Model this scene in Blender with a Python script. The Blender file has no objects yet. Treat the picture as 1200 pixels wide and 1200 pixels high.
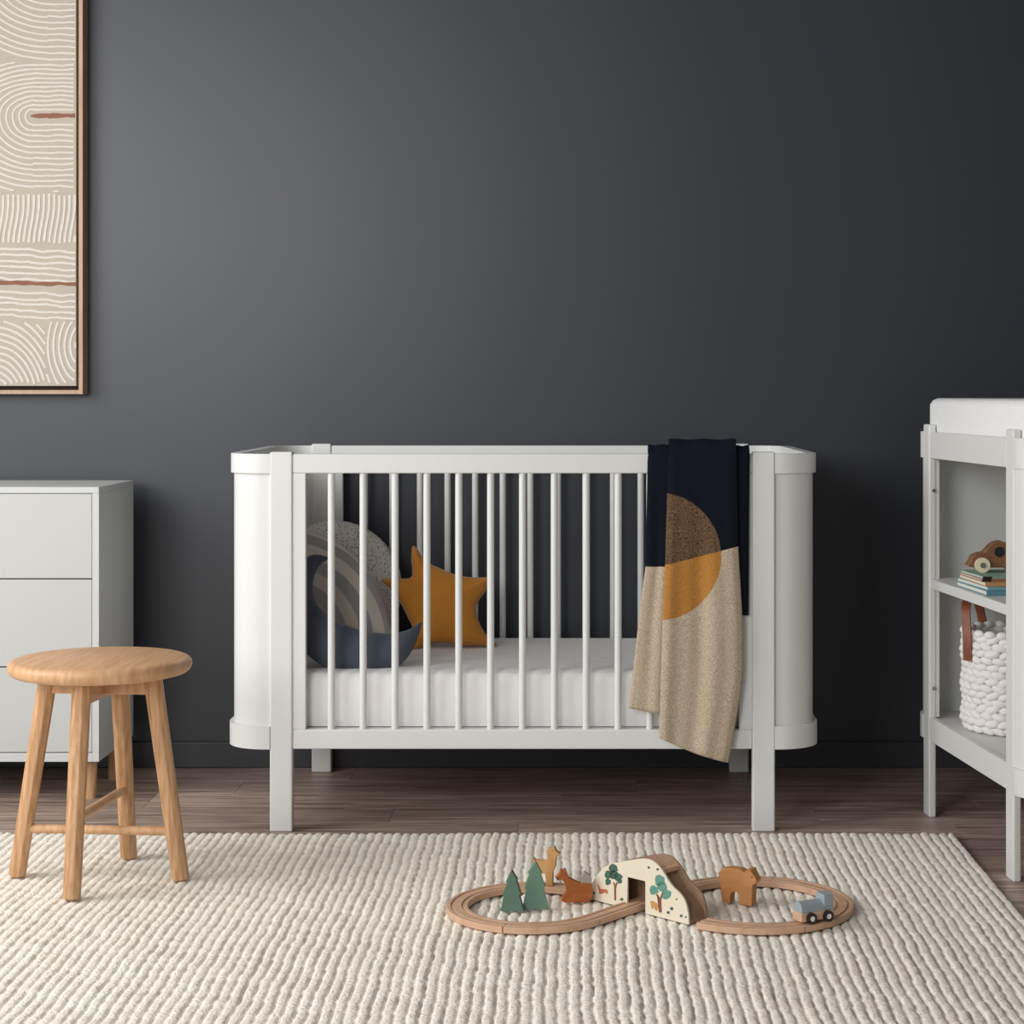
import bpy, bmesh, math, random
from mathutils import Vector, Matrix, noise
random.seed(7)
PI = math.pi
S = bpy.context.scene
C = S.collection
# ------------------------------------------------------------------ camera
VX, VY, F, H = 680.0, 459.0, 2225.0, 1.041
cam = bpy.data.cameras.new('camera'); cam.sensor_fit = 'HORIZONTAL'; cam.sensor_width = 36
cam.lens = 36*F/1200; cam.shift_x = -(VX-600)/1200; cam.shift_y = (VY-600)/1200
cam.clip_start = .05; cam.clip_end = 50
camo = bpy.data.objects.new('camera', cam); C.objects.link(camo)
camo.location = (0, 0, H); camo.rotation_euler = (PI/2, 0, 0); S.camera = camo
# ------------------------------------------------------------------ world, lights, exposure
S.view_settings.view_transform = 'Standard'; S.view_settings.look = 'None'
S.view_settings.gamma = 1; S.view_settings.use_curve_mapping = False
S.view_settings.exposure = 0.0
w = bpy.data.worlds.new('world'); S.world = w; w.use_nodes = True
w.node_tree.nodes['Background'].inputs[0].default_value = (.93, .97, 1, 1)
w.node_tree.nodes['Background'].inputs[1].default_value = 0.34
def area(name, loc, target, sx, sy, power, col=(1, 1, 1)):
    l = bpy.data.lights.new(name, 'AREA'); l.shape = 'RECTANGLE'; l.size = sx; l.size_y = sy
    l.energy = power; l.color = col
    o = bpy.data.objects.new(name, l); C.objects.link(o); o.location = loc
    d = Vector(target)-Vector(loc); o.rotation_euler = d.to_track_quat('-Z', 'Y').to_euler(); return o
area('window_light', (-2.85, 3.15, 1.8), (0, 4.1, .6), 1.7, 1.7, 72, (1, 1, 1))
area('room_fill', (-2.1, -.6, 1.95), (.1, 4.2, .4), 1.7, 1.6, 90, (1, .995, .985))

# ------------------------------------------------------------------ materials
def mat(name, col, rough=.5, bump=None, var=None, spec=.5, wood=None, coat=0, sheen=0):
    """bump=(scale,strength,distance[,stretch]) var=(scale,col2,lo,hi) wood=(col2,stretch vec,scale)"""
    m = bpy.data.materials.new(name); m.use_nodes = True; n = m.node_tree.nodes; L = m.node_tree.links
    b = n['Principled BSDF']; b.inputs['Base Color'].default_value = (*col, 1); b.inputs['Roughness'].default_value = rough
    b.inputs['Specular IOR Level'].default_value = spec
    if coat: b.inputs['Coat Weight'].default_value = coat; b.inputs['Coat Roughness'].default_value = .3
    if sheen: b.inputs['Sheen Weight'].default_value = sheen
    tc = n.new('ShaderNodeTexCoord')
    def noi(scale, stretch=(1, 1, 1), detail=4, rough_=.55):
        mp = n.new('ShaderNodeMapping'); mp.inputs['Scale'].default_value = stretch; L.new(tc.outputs['Object'], mp.inputs[0])
        t = n.new('ShaderNodeTexNoise'); t.inputs['Scale'].default_value = scale; t.inputs['Detail'].default_value = detail
        t.inputs['Roughness'].default_value = rough_
        L.new(mp.outputs[0], t.inputs['Vector']); return t
    def ramp(t, c1, c2, lo, hi):
        r = n.new('ShaderNodeValToRGB'); r.color_ramp.elements[0].position = lo; r.color_ramp.elements[1].position = hi
        r.color_ramp.elements[0].color = (*c1, 1); r.color_ramp.elements[1].color = (*c2, 1); L.new(t.outputs['Fac'], r.inputs[0]); return r
    if var:
        r = ramp(noi(var[0]), col, var[1], var[2], var[3]); L.new(r.outputs[0], b.inputs['Base Color'])
    if wood:
        t = noi(wood[2], wood[1], 6, .6); r = ramp(t, col, wood[0], .35, .68); L.new(r.outputs[0], b.inputs['Base Color'])
        bp = n.new('ShaderNodeBump'); bp.inputs['Strength'].default_value = .12; bp.inputs['Distance'].default_value = .001
        L.new(t.outputs['Fac'], bp.inputs['Height']); L.new(bp.outputs[0], b.inputs['Normal'])
    if bump:
        t = noi(bump[0], bump[3] if len(bump) > 3 else (1, 1, 1), 3)
        bp = n.new('ShaderNodeBump'); bp.inputs['Strength'].default_value = bump[1]; bp.inputs['Distance'].default_value = bump[2]
        L.new(t.outputs['Fac'], bp.inputs['Height']); L.new(bp.outputs[0], b.inputs['Normal'])
    return m
def hx(s):
    s = s.lstrip('#'); c = [int(s[i:i+2], 16)/255 for i in (0, 2, 4)]
    return tuple((x/12.92 if x <= .04045 else ((x+.055)/1.055)**2.4) for x in c)
M = {}
M['wall'] = mat('charcoal_wall_paint', hx('#34373e'), .40, bump=(260, .12, .0006), spec=.5)
M['wall_white'] = mat('pale_wall_paint', (.42, .42, .42), .8)
M['skirt'] = mat('charcoal_skirting_paint', hx('#38393d'), .4)
M['ceil'] = mat('ceiling_paint', (.5, .5, .5), .9)
M['white'] = mat('white_lacquer', (.715, .725, .71), .38, bump=(40, .03, .001))
M['dwhite'] = mat('grey_white_lacquer', (.555, .57, .57), .42)
M['cwhite'] = mat('changer_white_lacquer', (.73, .735, .72), .4)
M['sheet'] = mat('cotton_sheet', (.86, .85, .845), .9, bump=(18, .55, .006, (1, 1.6, 1)))
M['dfront'] = mat('drawer_front_lacquer', (.50, .51, .50), .45)
M['pad'] = mat('quilted_pad', (.84, .845, .84), .85, bump=(60, .5, .004))
M['star'] = mat('mustard_linen', hx('#c27f28'), .9, bump=(420, .3, .0008), var=(9, hx('#b6741b'), .35, .7), sheen=.2)
M['moon'] = mat('slate_linen', hx('#4a505e'), .92, bump=(420, .3, .0008), var=(300, hx('#3f4552'), .35, .7), sheen=.25)
M['oak'] = mat('oiled_oak', hx('#d3aa82'), .5, wood=(hx('#b98b62'), (14, 1.2, 3), 5))
M['oakv'] = mat('oiled_oak_turned', hx('#cda37a'), .5, wood=(hx('#a47a52'), (14, 14, .8), 9))
M['beech'] = mat('beech_track', hx('#d3ad91'), .55, wood=(hx('#c29a7c'), (3, 3, 3), 14))
M['bridgewood'] = mat('bridge_ply', hx('#a2836a'), .6, wood=(hx('#8c6e57'), (2, 2, 2), 16))
M['cream'] = mat('cream_painted_ply', hx('#e0d6c1'), .6)
M['tree1'] = mat('dark_green_painted_wood', hx('#5a7563'), .65, bump=(300, .3, .0006))
M['tree2'] = mat('mid_green_painted_wood', hx('#698a75'), .65, bump=(300, .3, .0006))
M['fox'] = mat('fox_orange_wood', hx('#b0642c'), .6, wood=(hx('#98501f'), (2, 2, 5), 20))
M['foxtip'] = mat('grey_tail_paint', hx('#a59a92'), .7)
M['deer'] = mat('deer_tan_wood', hx('#cfa168'), .6, wood=(hx('#bd8a4f'), (3, 3, 1), 20))
M['bear'] = mat('bear_brown_wood', hx('#c48a55'), .6, wood=(hx('#b1783f'), (1, 1, 4), 20))
M['blue'] = mat('grey_blue_painted_wood', hx('#9aa5ab'), .5)
M['black'] = mat('black_rubber', (.012, .012, .013), .5)
M['hub'] = mat('white_hub', (.75, .75, .73), .4)
M['metal'] = mat('steel_bolt', (.35, .34, .32), .35); M['metal'].node_tree.nodes['Principled BSDF'].inputs['Metallic'].default_value = .8
M['canvas'] = mat('beige_canvas', hx('#b9ae9f'), .95, bump=(500, .4, .001), var=(6, hx('#b2a99d'), .3, .7))
M['chalk'] = mat('chalk_white_paint', hx('#d3cdc4'), .95, bump=(300, .4, .001))
M['rust'] = mat('rust_brown_paint', hx('#8a5f4c'), .95)
M['frame'] = mat('pale_oak_frame', hx('#bb9f87'), .55, wood=(hx('#a98a70'), (6, 6, .6), 12))
M['framegap'] = mat('dark_frame_rebate', hx('#3d2a20'), .8)
M['rope'] = mat('white_cotton_rope', (.80, .775, .74), .95, bump=(160, .6, .002))
M['leather'] = mat('tan_leather', hx('#8a4a2a'), .5, var=(30, hx('#6f3820'), .3, .7))
M['brownwood'] = mat('walnut_toy_wood', hx('#8a6140'), .5, wood=(hx('#6e4a2e'), (2, 2, 5), 20))
M['maple'] = mat('maple_wheel', hx('#e4d8ba'), .5)
M['teal'] = mat('teal_book_cloth', hx('#5b8d9a'), .7)
M['ltteal'] = mat('pale_teal_book_cloth', hx('#7fb0b8'), .7)
M['tan'] = mat('tan_book_cloth', hx('#b98c5a'), .7)
M['red'] = mat('rose_book_cloth', hx('#a76a5a'), .7)
M['green'] = mat('sage_book_cloth', hx('#8aa894'), .7)
M['paper'] = mat('book_paper', (.72, .69, .62), .9)
M['art_green'] = mat('printed_green', hx('#5f9180'), .7)
M['art_dkgreen'] = mat('printed_dark_green', hx('#3f6152'), .7)
M['art_brown'] = mat('printed_brown', hx('#8a4f38'), .7)
M['art_red'] = mat('printed_red', hx('#c06a4c'), .7)
M['art_tan'] = mat('printed_tan', hx('#c09055'), .7)

def knit_speckle(name):           # boucle: off-white with small dark flecks
    m = mat(name, (.7, .68, .64), .95, bump=(170, .9, .004)); n = m.node_tree.nodes; L = m.node_tree.links
    v = n.new('ShaderNodeTexVoronoi'); v.inputs['Scale'].default_value = 150
    tc = n.new('ShaderNodeTexCoord'); L.new(tc.outputs['Object'], v.inputs['Vector'])
    r = n.new('ShaderNodeValToRGB'); r.color_ramp.elements[0].position = .18; r.color_ramp.elements[1].position = .42
    r.color_ramp.elements[0].color = (*hx('#7d766c'), 1); r.color_ramp.elements[1].color = (*hx('#e2ded6'), 1)
    L.new(v.outputs['Distance'], r.inputs[0]); L.new(r.outputs[0], n['Principled BSDF'].inputs['Base Color']); return m
M['boucle'] = knit_speckle('speckled_boucle')

def rainbow_mat():                # concentric stripes from the object's own base centre (UV carries radius)
    m = mat('rainbow_stripe_cotton', (.5, .5, .5), .95, bump=(380, .4, .001)); n = m.node_tree.nodes; L = m.node_tree.links
    uv = n.new('ShaderNodeUVMap'); uv.uv_map = 'UVMap'; sp = n.new('ShaderNodeSeparateXYZ'); L.new(uv.outputs[0], sp.inputs[0])
    r = n.new('ShaderNodeValToRGB'); r.color_ramp.interpolation = 'CONSTANT'; L.new(sp.outputs[0], r.inputs[0])
    cols = ['#9c958f', '#9c958f', '#bdb2a6', '#a19c96', '#c9bfb2', '#9d9c9b', '#d2c8bb', '#a49f99', '#d4cbbf']
    e = r.color_ramp.elements
    while len(e) < len(cols): e.new(.5)
    for i, c in enumerate(cols):
        e[i].position = [0, .2, .32, .42, .52, .62, .72, .82, .90][i]; e[i].color = (*hx(c), 1)
    L.new(r.outputs[0], n['Principled BSDF'].inputs['Base Color']); return m
M['rainbow'] = rainbow_mat()

def blanket_mat():                # UV = the blanket's printed design; navy / beige field with a two-tone disc
    m = mat('knitted_blanket', (.5, .5, .5), .95, bump=(420, .8, .0015)); n = m.node_tree.nodes; L = m.node_tree.links
    m.node_tree.nodes['Principled BSDF'].inputs['Specular IOR Level'].default_value = .15
    uv = n.new('ShaderNodeUVMap'); uv.uv_map = 'UVMap'; sp = n.new('ShaderNodeSeparateXYZ'); L.new(uv.outputs[0], sp.inputs[0])
    def mth(op, a, b=0):
        q = n.new('ShaderNodeMath'); q.operation = op
        for i, v in enumerate((a, b)):
            if isinstance(v, (int, float)): q.inputs[i].default_value = v
            else: L.new(v, q.inputs[i])
        return q.outputs[0]
    x, y = sp.outputs[0], sp.outputs[1]          # centimetre-like units, disc centre at 0,0
    below = mth('LESS_THAN', mth('ADD', y, mth('MULTIPLY', x, -.26)), -.13)   # 1 in the beige half
    rr = mth('ADD', mth('MULTIPLY', x, x), mth('MULTIPLY', y, y)); disc = mth('LESS_THAN', rr, .75**2)
    nz = n.new('ShaderNodeTexNoise'); nz.inputs['Scale'].default_value = 420; nz.inputs['Detail'].default_value = 1
    tc = n.new('ShaderNodeTexCoord'); L.new(tc.outputs['Object'], nz.inputs['Vector'])
    def two(c1, c2, lo=.42, hi=.58):
        r = n.new('ShaderNodeValToRGB'); r.color_ramp.elements[0].position = lo; r.color_ramp.elements[1].position = hi
        r.color_ramp.elements[0].color = (*hx(c1), 1); r.color_ramp.elements[1].color = (*hx(c2), 1); L.new(nz.outputs['Fac'], r.inputs[0]); return r.outputs[0]
    def mix(f, a, b):
        q = n.new('ShaderNodeMix'); q.data_type = 'RGBA'; L.new(f, q.inputs[0]); L.new(a, q.inputs[6]); L.new(b, q.inputs[7]); return q.outputs[2]
    field = mix(below, two('#0e121b', '#141a26'), two('#ab9a85', '#cab9a3'))
    dsc = mix(below, two('#43352c', '#7b6248'), two('#a87338', '#bb8543'))
    L.new(mix(disc, field, dsc), n['Principled BSDF'].inputs['Base Color']); return m
M['blanket'] = blanket_mat()

def floor_mat():
    m = mat('brown_vinyl_planks', (.2, .15, .12), .42, spec=.5); n = m.node_tree.nodes; L = m.node_tree.links; b = n['Principled BSDF']
    at = n.new('ShaderNodeAttribute'); at.attribute_name = 'plank'
    tc = n.new('ShaderNodeTexCoord'); ad = n.new('ShaderNodeVectorMath'); ad.operation = 'MULTIPLY_ADD'
    L.new(at.outputs['Vector'], ad.inputs[0]); ad.inputs[1].default_value = (40, 40, 40); L.new(tc.outputs['Object'], ad.inputs[2])
    mp = n.new('ShaderNodeMapping'); mp.inputs['Scale'].default_value = (1.1, 26, 1); L.new(ad.outputs[0], mp.inputs[0])
    t = n.new('ShaderNodeTexNoise'); t.inputs['Scale'].default_value = 3; t.inputs['Detail'].default_value = 10; t.inputs['Roughness'].default_value = .74
    t.inputs['Distortion'].default_value = .6; L.new(mp.outputs[0], t.inputs['Vector'])
    r = n.new('ShaderNodeValToRGB'); e = r.color_ramp.elements
    e[0].position = .36; e[0].color = (*hx('#6b574e'), 1); e[1].position = .64; e[1].color = (*hx('#cdb6a8'), 1)
    q = e.new(.5); q.color = (*hx('#a38d80'), 1); L.new(t.outputs['Fac'], r.inputs[0])
    hs = n.new('ShaderNodeHueSaturation'); sp = n.new('ShaderNodeSeparateXYZ'); L.new(at.outputs['Vector'], sp.inputs[0])
    mr = n.new('ShaderNodeMapRange'); mr.inputs[3].default_value = .8; mr.inputs[4].default_value = 1.22
    L.new(sp.outputs[0], mr.inputs[0]); L.new(mr.outputs[0], hs.inputs['Value']); L.new(r.outputs[0], hs.inputs['Color'])
    L.new(hs.outputs[0], b.inputs['Base Color'])
    bp = n.new('ShaderNodeBump'); bp.inputs['Strength'].default_value = .25; bp.inputs['Distance'].default_value = .001
    L.new(t.outputs['Fac'], bp.inputs['Height']); L.new(bp.outputs[0], b.inputs['Normal']); return m
M['floor'] = floor_mat()
def rug_mat():
    m = mat('ivory_wool', (.74, .70, .61), .97, bump=(220, .8, .003), spec=.2); n = m.node_tree.nodes; L = m.node_tree.links
    t = n.new('ShaderNodeTexNoise'); t.inputs['Scale'].default_value = 22; t.inputs['Detail'].default_value = 5
    tc = n.new('ShaderNodeTexCoord'); L.new(tc.outputs['Object'], t.inputs['Vector'])
    r = n.new('ShaderNodeValToRGB'); e = r.color_ramp.elements; e[0].position = .3; e[1].position = .7
    e[0].color = (*hx('#efe6d8'), 1); e[1].color = (*hx('#f8f2e6'), 1); L.new(t.outputs['Fac'], r.inputs[0])
    L.new(r.outputs[0], n['Principled BSDF'].inputs['Base Color'])
    bp0 = [q for q in n if q.type == 'BUMP'][0]; v = n.new('ShaderNodeTexVoronoi'); v.inputs['Scale'].default_value = 120
    mp = n.new('ShaderNodeMapping'); mp.inputs['Scale'].default_value = (.7, 1.25, .5); mp.inputs['Rotation'].default_value = (0, 0, .5)
    L.new(tc.outputs['Object'], mp.inputs[0]); L.new(mp.outputs[0], v.inputs['Vector'])
    b2 = n.new('ShaderNodeBump'); b2.invert = True; b2.inputs['Strength'].default_value = .5; b2.inputs['Distance'].default_value = .0025
    L.new(v.outputs['Distance'], b2.inputs['Height']); L.new(bp0.outputs[0], b2.inputs['Normal']); L.new(b2.outputs[0], n['Principled BSDF'].inputs['Normal'])
    return m
M['rug'] = rug_mat()

# ------------------------------------------------------------------ helpers
def at_y(px, py, Y): return Vector(((px-VX)*Y/F, Y, H-(py-VY)*Y/F))
def on_plane(px, py, P0, n):
    d = Vector(((px-VX)/F, 1, -(py-VY)/F)); o = Vector((0, 0, H)); n = Vector(n)
    return o+d*((Vector(P0)-o).dot(n)/d.dot(n))
def tag(o, label=None, cat=None, group=None, kind=None):
    if label: o['label'] = label
    if cat: o['category'] = cat
    if group: o['group'] = group
    if kind: o['kind'] = kind
    return o
def root(name, loc, label, cat, rz=0, group=None):
    o = bpy.data.objects.new(name, None); C.objects.link(o); o.location = loc; o.rotation_euler = (0, 0, rz)
    o.empty_display_size = .05; return tag(o, label, cat, group)
def obj(name, bm, m, parent=None, smooth=False, off=None, loc=None):
    """off: world offset subtracted from the vertices (parts modelled in world space); loc: object origin"""
    me = bpy.data.meshes.new(name)
    if off is not None: bmesh.ops.translate(bm, verts=bm.verts, vec=-Vector(off))
    if loc is not None: bmesh.ops.translate(bm, verts=bm.verts, vec=-Vector(loc))
    bmesh.ops.recalc_face_normals(bm, faces=bm.faces)
    if smooth is True:
        for f in bm.faces: f.smooth = True
    elif smooth:
        for f in bm.faces: f.smooth = True
        for e in bm.edges:
            if len(e.link_faces) == 2 and e.calc_face_angle(0) > smooth: e.smooth = False
    bm.to_mesh(me); bm.free()
    o = bpy.data.objects.new(name, me); C.objects.link(o)
    for mm in (m if isinstance(m, (list, tuple)) else [m]): me.materials.append(mm)
    if parent: o.parent = parent
    if loc is not None: o.location = loc
    return o
def box(bm, x0, x1, y0, y1, z0, z1, bev=.003, seg=2):
    r = bmesh.ops.create_cube(bm, size=1); v = r['verts']
    bmesh.ops.scale(bm, vec=(x1-x0, y1-y0, z1-z0), verts=v); bmesh.ops.translate(bm, vec=((x0+x1)/2, (y0+y1)/2, (z0+z1)/2), verts=v)
    if bev:
        es = list({e for q in v for e in q.link_edges})
        bmesh.ops.bevel(bm, geom=es, offset=bev, segments=seg, profile=.5, affect='EDGES')
    return bm
def B(*a, **k): return box(bmesh.new(), *a, **k)
def cyl(bm, p0, p1, r0, r1=None, n=24, cap=True, rot=0):
    p0, p1 = Vector(p0), Vector(p1); r1 = r0 if r1 is None else r1
    d = (p1-p0).normalized(); u = d.orthogonal().normalized() if abs(d.z) < .9 else (Vector((1, 0, 0))-d*d.x).normalized(); v = d.cross(u)
    a = [bm.verts.new(p0+(u*math.cos(2*PI*i/n+rot)+v*math.sin(2*PI*i/n+rot))*r0) for i in range(n)]
    b = [bm.verts.new(p1+(u*math.cos(2*PI*i/n+rot)+v*math.sin(2*PI*i/n+rot))*r1) for i in range(n)]
    for i in range(n): bm.faces.new((a[i], a[(i+1) % n], b[(i+1) % n], b[i]))
    if cap: bm.faces.new(a[::-1]); bm.faces.new(b)
    return bm
def lathe(bm, prof, c=(0, 0, 0), n=64):
    rings = []
    for r, z in prof:
        if r < 1e-6: rings.append([bm.verts.new((c[0], c[1], c[2]+z))])
        else: rings.append([bm.verts.new((c[0]+r*math.cos(2*PI*i/n), c[1]+r*math.sin(2*PI*i/n), c[2]+z)) for i in range(n)])
    for a, b in zip(rings, rings[1:]):
        for i in range(n):
            j = (i+1) % n
            if len(a) == 1 and len(b) == 1: continue
            if len(a) == 1: bm.faces.new((a[0], b[i], b[j]))
            elif len(b) == 1: bm.faces.new((a[i], a[j], b[0]))
            else: bm.faces.new((a[i], a[j], b[j], b[i]))
    return bm
def prism(bm, pts, frame, t0, t1, bev=0):
    """pts 2d list; frame(u,w,t)->Vector; extruded between t0 and t1"""
    a = [bm.verts.new(frame(u, w_, t0)) for u, w_ in pts]; b = [bm.verts.new(frame(u, w_, t1)) for u, w_ in pts]
    n = len(pts); f1 = bm.faces.new(a[::-1]); f2 = bm.faces.new(b)
    for i in range(n): bm.faces.new((a[i], a[(i+1) % n], b[(i+1) % n], b[i]))
    if bev:
        bmesh.ops.recalc_face_normals(bm, faces=bm.faces)
        es = [e for e in bm.edges if (f1 in e.link_faces or f2 in e.link_faces)]
        bmesh.ops.bevel(bm, geom=es, offset=bev, segments=2, profile=.5, affect='EDGES')
    bmesh.ops.triangulate(bm, faces=[f for f in bm.faces if len(f.verts) > 4])
    return bm
def wall_path(bm, path, t, z0, z1):
    """curved wall: plan path of (x,y) points, thickness t to the left side of travel"""
    n = len(path); inn = []
    for i, p in enumerate(path):
        a = Vector(path[max(i-1, 0)]); b = Vector(path[min(i+1, n-1)]); d = (b-a).normalized()
        inn.append(Vector(p)+Vector((-d.y, d.x))*t)
    rows = [[bm.verts.new((q[0], q[1], z)) for q in (p, i_)] for p, i_ in zip(path, inn) for z in (z0, z1)]
    g = [(rows[2*i][0], rows[2*i+1][0], rows[2*i+1][1], rows[2*i][1]) for i in range(n)]
    for i in range(n-1):
        for k in range(4): bm.faces.new((g[i][k], g[i][(k+1) % 4], g[i+1][(k+1) % 4], g[i+1][k]))
    bm.faces.new(g[0]); bm.faces.new(g[-1][::-1])
    return bm
def smoothstep(x): x = max(0, min(1, x)); return x*x*(3-2*x)

# ------------------------------------------------------------------ the room
XL, XR, YB, YF, ZC = -3.0, 2.6, 5.264, -1.2, 2.75
bm = bmesh.new(); lay = bm.loops.layers.float_color.new('plank')
WP, LP = .165, 1.045; offs = {0: -.148, 1: -.464, 2: -.05}
for r in range(-40, 8):
    y0 = 4.425+r*WP; y1 = min(y0+WP, YB+.02)
    if y0 > YB: continue
    ox = offs.get(r, random.uniform(0, LP)); k = math.floor((XL-ox)/LP)
    while ox+k*LP < XR:
        a, b = max(ox+k*LP, XL-.05), min(ox+(k+1)*LP, XR+.05); k += 1
        if b-a < .02: continue
        g = .0007; c = (random.random(), random.random(), random.random(), 1)
        v = [bm.verts.new(q) for q in ((a+g, y0+g, 0), (b-g, y0+g, 0), (b-g, y1-g, 0), (a+g, y1-g, 0))]
        u = [bm.verts.new(q) for q in ((a, y0, -.0015), (b, y0, -.0015), (b, y1, -.0015), (a, y1, -.0015))]
        fs = [bm.faces.new(v)]+[bm.faces.new((u[i], u[(i+1) % 4], v[(i+1) % 4], v[i])) for i in range(4)]
        for f in fs:
            for l in f.loops: l[lay] = c
box(bm, XL-.05, XR+.05, YF-.05, YB+.05, -.05, -.0015, 0)
tag(obj('floor', bm, M['floor']), 'brown wood plank floor', kind='structure')
tag(obj('wall_back', B(XL-.1, XR+.1, YB, YB+.1, -.05, ZC, bev=0), M['wall']), 'matte charcoal grey wall behind the cot', kind='structure')
bm = bmesh.new()                                            # left wall with a window opening
wy0, wy1, wz0, wz1 = 2.15, 4.15, .75, 2.5
box(bm, XL-.1, XL, YF, wy0, -.05, ZC, 0); box(bm, XL-.1, XL, wy1, YB, -.05, ZC, 0)
box(bm, XL-.1, XL, wy0, wy1, -.05, wz0, 0); box(bm, XL-.1, XL, wy0, wy1, wz1, ZC, 0)
tag(obj('wall_left', bm, M['wall_white']), kind='structure')
tag(obj('wall_right', B(XR, XR+.1, YF, YB, -.05, ZC, bev=0), M['wall']), kind='structure')
tag(obj('ceiling', B(XL-.1, XR+.1, YF, YB+.1, ZC, ZC+.08, bev=0), M['ceil']), kind='structure')
bm = bmesh.new()
for a, b, c, d in ((wy0, wy1, wz0, wz0+.05), (wy0, wy1, wz1-.05, wz1), (wy0, wy0+.05, wz0+.05, wz1-.05), (wy1-.05, wy1, wz0+.05, wz1-.05), (3.13, 3.17, wz0+.05, wz1-.05)):
    box(bm, XL-.09, XL-.03, a, b, c, d, .003)
tag(obj('window_1', bm, M['white']), kind='structure')
tag(obj('baseboard_back', B(XL, XR, YB-.014, YB, 0, .072, bev=.003), M['skirt']), 'charcoal baseboard along the back wall', kind='structure')
tag(obj('baseboard_left', B(XL, XL+.014, YF, YB-.015, 0, .072, bev=.003), M['white']), kind='structure')
tag(obj('baseboard_right', B(XR-.014, XR, YF, YB-.015, 0, .072, bev=.003), M['skirt']), kind='structure')

# ------------------------------------------------------------------ rug
def rug():
    import numpy as np
    x0, x1, y0, y1 = -2.05, .872, 2.35, 4.425
    WX, WL = .0207, .046
    nx, ny = int((x1-x0)/WX*7), int((y1-y0)/.0062)
    xs = np.linspace(x0, x1, nx+1); ys = np.linspace(y0, y1, ny+1)
    rng = np.random.RandomState(3)
    ncol = int((x1-x0)/WX)+2
    ph = rng.rand(ncol); amp = .85+.3*rng.rand(ncol)
    X, Y = np.meshgrid(xs, ys)
    wob = .0018*np.sin(Y*7+X*2)+.0012*np.sin(Y*31+X*17)+.0007*np.sin(Y*83+X*57)
    U = (x1-X+wob)/WX; ci = np.clip(np.floor(U).astype(int), 0, ncol-1); fu = U-np.floor(U)
    V = (Y+.002*np.sin(X*40+Y*7))/WL+ph[ci]+(fu-.5)*.45
    bi = np.floor(V).astype(int); fv = V-bi
    bead = np.clip(1-np.abs(2*fv-1)**3.0, 0, 1)**.6
    prof = np.clip(1-(np.abs(2*fu-1)/(.90+.10*bead))**3.4, 0, 1)**.6
    rnd = (np.sin(bi*12.9898+ci*78.233)*43758.5453) % 1
    Z = .0070+prof*(.0040+.0032*bead)*(.86+.28*rnd)*amp[ci]
    Z += .0006*np.sin(X*5+1)*np.sin(Y*6)
    edge = np.clip((x1-X)/.004, 0, 1); Z *= np.where(edge < 1, .2+.8*edge, 1)
    Z[:1, :] = .001; Z[-1:, :] = .001; Z[:, 0] = .001; Z[:, -1] = .001
    Y2 = Y.copy(); endb = np.clip((Y-(y1-.03))/.03, 0, 1); Y2 += endb*(prof-.5)*.008
    co = np.stack([X, Y2, Z], -1).reshape(-1, 3)
    me = bpy.data.meshes.new('rug'); n1 = nx+1
    me.vertices.add(len(co)); me.vertices.foreach_set('co', co.astype('f').ravel())
    i = np.arange(ny)[:, None]*n1+np.arange(nx)[None, :]; q = np.stack([i, i+1, i+1+n1, i+n1], -1).reshape(-1, 4)
    me.loops.add(q.size); me.loops.foreach_set('vertex_index', q.ravel().astype('i'))
    me.polygons.add(len(q)); me.polygons.foreach_set('loop_start', (np.arange(len(q))*4).astype('i'))
    me.polygons.foreach_set('loop_total', np.full(len(q), 4, 'i')); me.polygons.foreach_set('use_smooth', np.ones(len(q), bool))
    me.update(); me.validate(); me.materials.append(M['rug'])
    o = bpy.data.objects.new('rug', me); C.objects.link(o)
    tag(o, 'thick ivory wool rug woven in rows of chunky loops on the plank floor', 'rug')
rug()
RZ = .0165                                                   # what stands on the rug rests at this height

# ------------------------------------------------------------------ cot
cx = -.137; hx_ = .5975; hw = .706; yf, yr = 4.49, 5.19; PT = .03
ct = root('cot', (cx, 4.85, 0), 'white wooden baby cot with round slats and curved solid ends', 'cot'); O = ct.location
sides = [(yf, 1), (yr, -1)]
for sx in (-1, 1):
    for yy, _ in sides:
        xa = cx+sx*hx_; xb = xa-sx*.0535; bm = bmesh.new()
        box(bm, min(xa, xb), max(xa, xb), yy, yy+PT, 0, .8985, .004, 3)
        obj('leg', bm, M['white'], ct, off=O)
xi0, xi1 = cx-hx_+.0535, cx+hx_-.0535
for yy, _ in sides:
    obj('top_rail', B(xi0, xi1, yy+.003, yy+PT-.003, .8477, .8937), M['white'], ct, off=O)
    obj('bottom_rail', B(xi0, xi1, yy+.003, yy+PT-.003, .195, .241), M['white'], ct, off=O)
    for a, b in ((xi0, xi0+.031), (xi1-.031, xi1)):
        obj('stile', B(a, b, yy+.004, yy+PT-.004, .241, .8477, bev=.0015), M['white'], ct, off=O)
    s0 = (388.3-VX)/F*4.505; s1 = 2*cx-s0
    for i in range(13):
        x = s0+(s1-s0)*i/12
        obj('slat', cyl(bmesh.new(), (x, yy+PT/2, .238), (x, yy+PT/2, .850), .0085, n=20), M['white'], ct, smooth=.6, off=O)
def end_path(sx, inset, r, yA, yB_, xp):
    xe = cx+sx*(hw-inset); r -= inset; a = yA+inset; b = yB_-inset
    p = [(xp, a)]+[(xe-sx*r+sx*r*math.sin(t), a+r-r*math.cos(t)) for t in [PI/2*i/14 for i in range(15)]]
    p += [(xe-sx*r+sx*r*math.cos(t), b-r+r*math.sin(t)) for t in [PI/2*i/14 for i in range(15)]]+[(xp, b)]
    return p
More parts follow.
